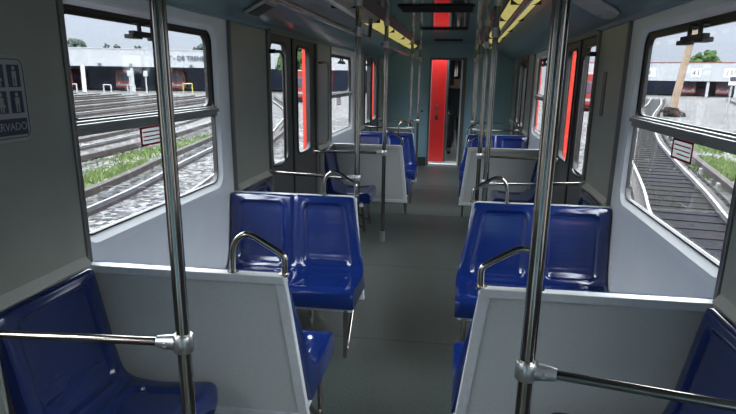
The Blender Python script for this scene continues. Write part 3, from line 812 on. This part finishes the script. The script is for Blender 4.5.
def onfac(d, back): return (-118+math.cos(fa)*d-math.sin(fa)*back, 66+math.sin(fa)*d+math.cos(fa)*back, G+.16)
for i, (d, lab) in enumerate(((51, 'leftmost red train standing inside the left shed'), (61, 'second red train from the left inside the left shed'), (70, 'red train in the middle bay of the left shed'), (78.5, 'red train right of the middle inside the left shed'), (91, 'rightmost red train inside the left shed'))):
    tr = train(onfac(d, 3.), fa, lab); tag(tr, group='red trains in the left shed')
fb = math.atan2(107-141, 74)
def onfac2(d, back): return (22+math.cos(fb)*d-math.sin(fb)*back, 141+math.sin(fb)*d+math.cos(fb)*back, G+.16)
for d, lab in ((24.3, 'red train front inside the right shed behind the wooden pole'), (30.3, 'red train at the right end inside the right shed')):
    tr = train(onfac2(d, 2.), fb, lab); tag(tr, group='red trains in the right shed')
train((-17.3, 66, G+.16), .26, 'red train parked in the open, seen through the left door glass', length=14)
train((12.2, 60, G+.16), -.19, 'red and pale train parked in the open, seen through the right door glass', length=30)

def tree(x, y, h, r, label, m='leaf', seed=1, group=None, z=G):
    q = 1.0; x, y, r, h = x*q, y*q, r*q, (h-2.77)*q+2.77
    rnd = random.Random(seed); root = empty('tree', (x, y, z), label, 'tree', group)
    MB().tube([(0, 0, 0), (.1, 0, h*.35), (0, .1, h*.7)], [r*.10, r*.07, r*.03], 8).build('trunk', M['bark'], root)
    mb = MB()
    for i in range(70):
        a = rnd.uniform(0, 2*PI); q = r*math.sqrt(rnd.random())*.85; zz = h*.42+rnd.random()*h*.5*(1-(q/r)**2*.6)
        mb.blob((q*math.cos(a), q*math.sin(a), zz), r*rnd.uniform(.13, .26), .4, 7, 5, rnd)
    mb.build('crown', M[m], root)
    return root
tree(-98.8, 150, 12.6, 4.3, 'big leafy tree at the left end above the left shed roof', 'leafpale', 1)
for i, (px, yy, h, r, lab) in enumerate(((-90, 151, 11.3, 1.5, 'tiny tree top above the left shed roof, next to the big tree'), (-86.4, 150, 10.6, 2.0, 'low wide tree top above the left shed roof, left of the window latch'), (-81, 150, 10.6, 1.6, 'small tree top above the left shed roof under the window latch'), (-64.5, 150, 11.2, 2.2, 'hazy tree above the left shed roof, right of the near pole'))):
    tree(px, yy, h, r, lab, 'leafpale', 10+i, 'distant trees over the left shed')
tree(53, 150, 10.2, 3.6, 'green bushy tree rising above the right shed roof', 'leaf', 31)
tree(-27.6, 104, 8.6, 3.2, 'dark leafy tree behind the red train outside the left door', 'leaf', 51)
tree(-30, 150, 11, 6, 'tree seen through the second left window', 'leafpale', 41)
# wooden pole on its mound
e = empty('utility_pole', (17.7, 55, G), 'thick wooden utility pole leaning slightly outside the right window', 'utility pole')
MB().tube([(0, 0, 0), (.45, 0, 4.), (1.15, 0, 9.5)], [.32, .29, .22], 14).build('shaft', M['wood'], e)
mb = MB()
for i in range(14):
    a = random.uniform(0, 2*PI); mb.blob((math.cos(a)*random.uniform(0, 1.4), math.sin(a)*random.uniform(0, 1.2), random.uniform(0, .35)), random.uniform(.3, .55), .35)
o = mb.build('rubble_mound', M['sleeper'], None, loc=(17.6, 54.6, G)); tag(o, 'dark rubble heap around the foot of the wooden utility pole', 'rubble', kind='stuff')
# small yard furniture
def hoop(x, y, w, h, m, label):
    mb = MB().tube([(-w/2, 0, 0), (-w/2, 0, h), (w/2, 0, h), (w/2, 0, 0)], .11, 6)
    o = mb.build('track_end_frame', M[m], None, loc=(x, y, G)); tag(o, label, 'frame')
hoop(-53.2, 88.6, 1.2, 1.1, 'shed', 'small white square frame before the left shed, next to the white prop')
hoop(-49.8, 89.5, 1.2, 1.1, 'shed', 'small white square frame in the middle before the left shed')
hoop(-56.5, 85.0, 1.2, 1.2, 'shed', 'small white square frame at the far left before the left shed')
hoop(-42.5, 93.5, 1.5, 1.4, 'yellow', 'yellow square frame in front of the left shed, right of the pole')
for (x, y, lab) in ((-48.8, 87.5, 'white post signal left of the near pole in the yard'), (-46.6, 88.2, 'white post signal just beside the near pole in the yard')):
    e = empty('post_signal', (x, y, G), lab, 'signal', 'white post signals in the left yard')
    MB().tube([(0, 0, 0), (0, 0, 2.4)], .10, 6).build('post', M['shed'], e); MB().box(-.3, .3, -.12, .12, 2.4, 3.2).build('signal_head', M['shed'], e, bevel=.05)
e = empty('leaning_prop', (-55.0, 85.5, G), 'thick white prop leaning against the left shed front', 'prop')
MB().tube([(0, 0, 0), (-.7, 1.2, 3.8)], .30, 8).build('shaft', M['shed'], e)
e = empty('post_signal', (25.4, 63.5, G), 'slim signal post outside the right window before the shed', 'signal')
MB().tube([(0, 0, 0), (0, 0, 2.8)], .09, 6).build('post', M['ltgrey'], e); MB().box(-.28, .28, -.12, .12, 2.5, 3.4).build('signal_head', M['sticker'], e, bevel=.05)
MB().box(-.3, .3, -.16, -.125, 2.9, 3.3).build('signal_face', M['traindark'], e)

# grass (nobody could count the blades)
def grass(name, spots, label, n, seed):
    rnd = random.Random(seed); mb = MB()
    for i in range(n):
        cx, cy, rx, ry = rnd.choice(spots); x = rnd.gauss(cx, rx); y = rnd.gauss(cy, ry); h = rnd.uniform(.05, .16); a = rnd.uniform(0, PI); w = rnd.uniform(.02, .05)
        dx, dy = math.cos(a)*w, math.sin(a)*w; lx, ly = rnd.uniform(-.06, .06), rnd.uniform(-.06, .06)
        mb.add([(x-dx, y-dy, G), (x+dx, y+dy, G), (x+lx, y+ly, G+h)], [(0, 1, 2)])
    o = mb.build(name, M['grass']); tag(o, label, 'grass', kind='stuff')
grass('grass_patch', [(-9.7, 14.6, .35, 1.0), (-9.6, 17.0, .3, 1.2), (-10.9, 21, .4, 1.6), (-11.2, 28, .35, 2.5)], 'patchy green grass between the two nearest left tracks', 3200, 3)
grass('grass_patch', [(10.7, 28.6, .45, 1.1), (9.3, 23.2, .45, 1.1), (8.6, 20.3, .45, 1.1)], 'patchy green grass beyond the nearest right track', 4200, 4)

# ------------------------------------------------------------------ daylight: overcast sky, brighter overhead
w = bpy.data.worlds.new('World'); S.world = w; w.use_nodes = True; nt = w.node_tree
bg = nt.nodes['Background']; tc = nt.nodes.new('ShaderNodeTexCoord'); sp = nt.nodes.new('ShaderNodeSeparateXYZ')
rp = nt.nodes.new('ShaderNodeValToRGB'); e = rp.color_ramp.elements
e[0].position = 0; e[0].color = (.160, .176, .203, 1); e[1].position = .9; e[1].color = (3.9, 4.05, 4.3, 1)
for p_, c_ in ((.16, (.20, .222, .27)), (.24, (1.2, 1.27, 1.36)), (.45, (2.75, 2.9, 3.1))):
    k = e.new(p_); k.color = (*c_, 1)
ns = nt.nodes.new('ShaderNodeTexNoise'); ns.inputs['Scale'].default_value = 2.2; ns.inputs['Detail'].default_value = 4
mx = nt.nodes.new('ShaderNodeMixRGB'); mx.blend_type = 'MULTIPLY'; mx.inputs[0].default_value = .25
nt.links.new(tc.outputs['Generated'], sp.inputs[0]); nt.links.new(sp.outputs['Z'], rp.inputs['Fac'])
nt.links.new(tc.outputs['Generated'], ns.inputs['Vector']); nt.links.new(rp.outputs['Color'], mx.inputs[1]); nt.links.new(ns.outputs['Fac'], mx.inputs[2])
nt.links.new(mx.outputs['Color'], bg.inputs['Color']); bg.inputs['Strength'].default_value = 4.4

# ------------------------------------------------------------------ camera
f = 604.5432; pcx, pcy = 369., 251.83
a, b, c = map(math.radians, (16.1041, 8.2182, .845))
F = Vector((-math.sin(b)*math.cos(a), math.cos(b)*math.cos(a), -math.sin(a)))
Rt = Vector((math.cos(b), math.sin(b), 0)); U = Rt.cross(F)
R2 = Rt*math.cos(c)+U*math.sin(c); U2 = -Rt*math.sin(c)+U*math.cos(c)
cam = bpy.data.cameras.new('camera'); co = bpy.data.objects.new('camera', cam); COL.objects.link(co)
mw = Matrix((R2, U2, -F)).transposed().to_4x4(); mw.translation = Vector((.2628, 0, 1.624)); co.matrix_world = mw
cam.sensor_width = 36; cam.lens = f/736*36; cam.shift_x = (368-pcx)/736; cam.shift_y = (pcy-207)/736; cam.clip_end = 1000; cam.clip_start = .02
S.camera = co
S.view_settings.view_transform = 'Standard'; S.view_settings.look = 'None'; S.view_settings.gamma = 1; S.view_settings.exposure = .45
S.view_settings.use_curve_mapping = False
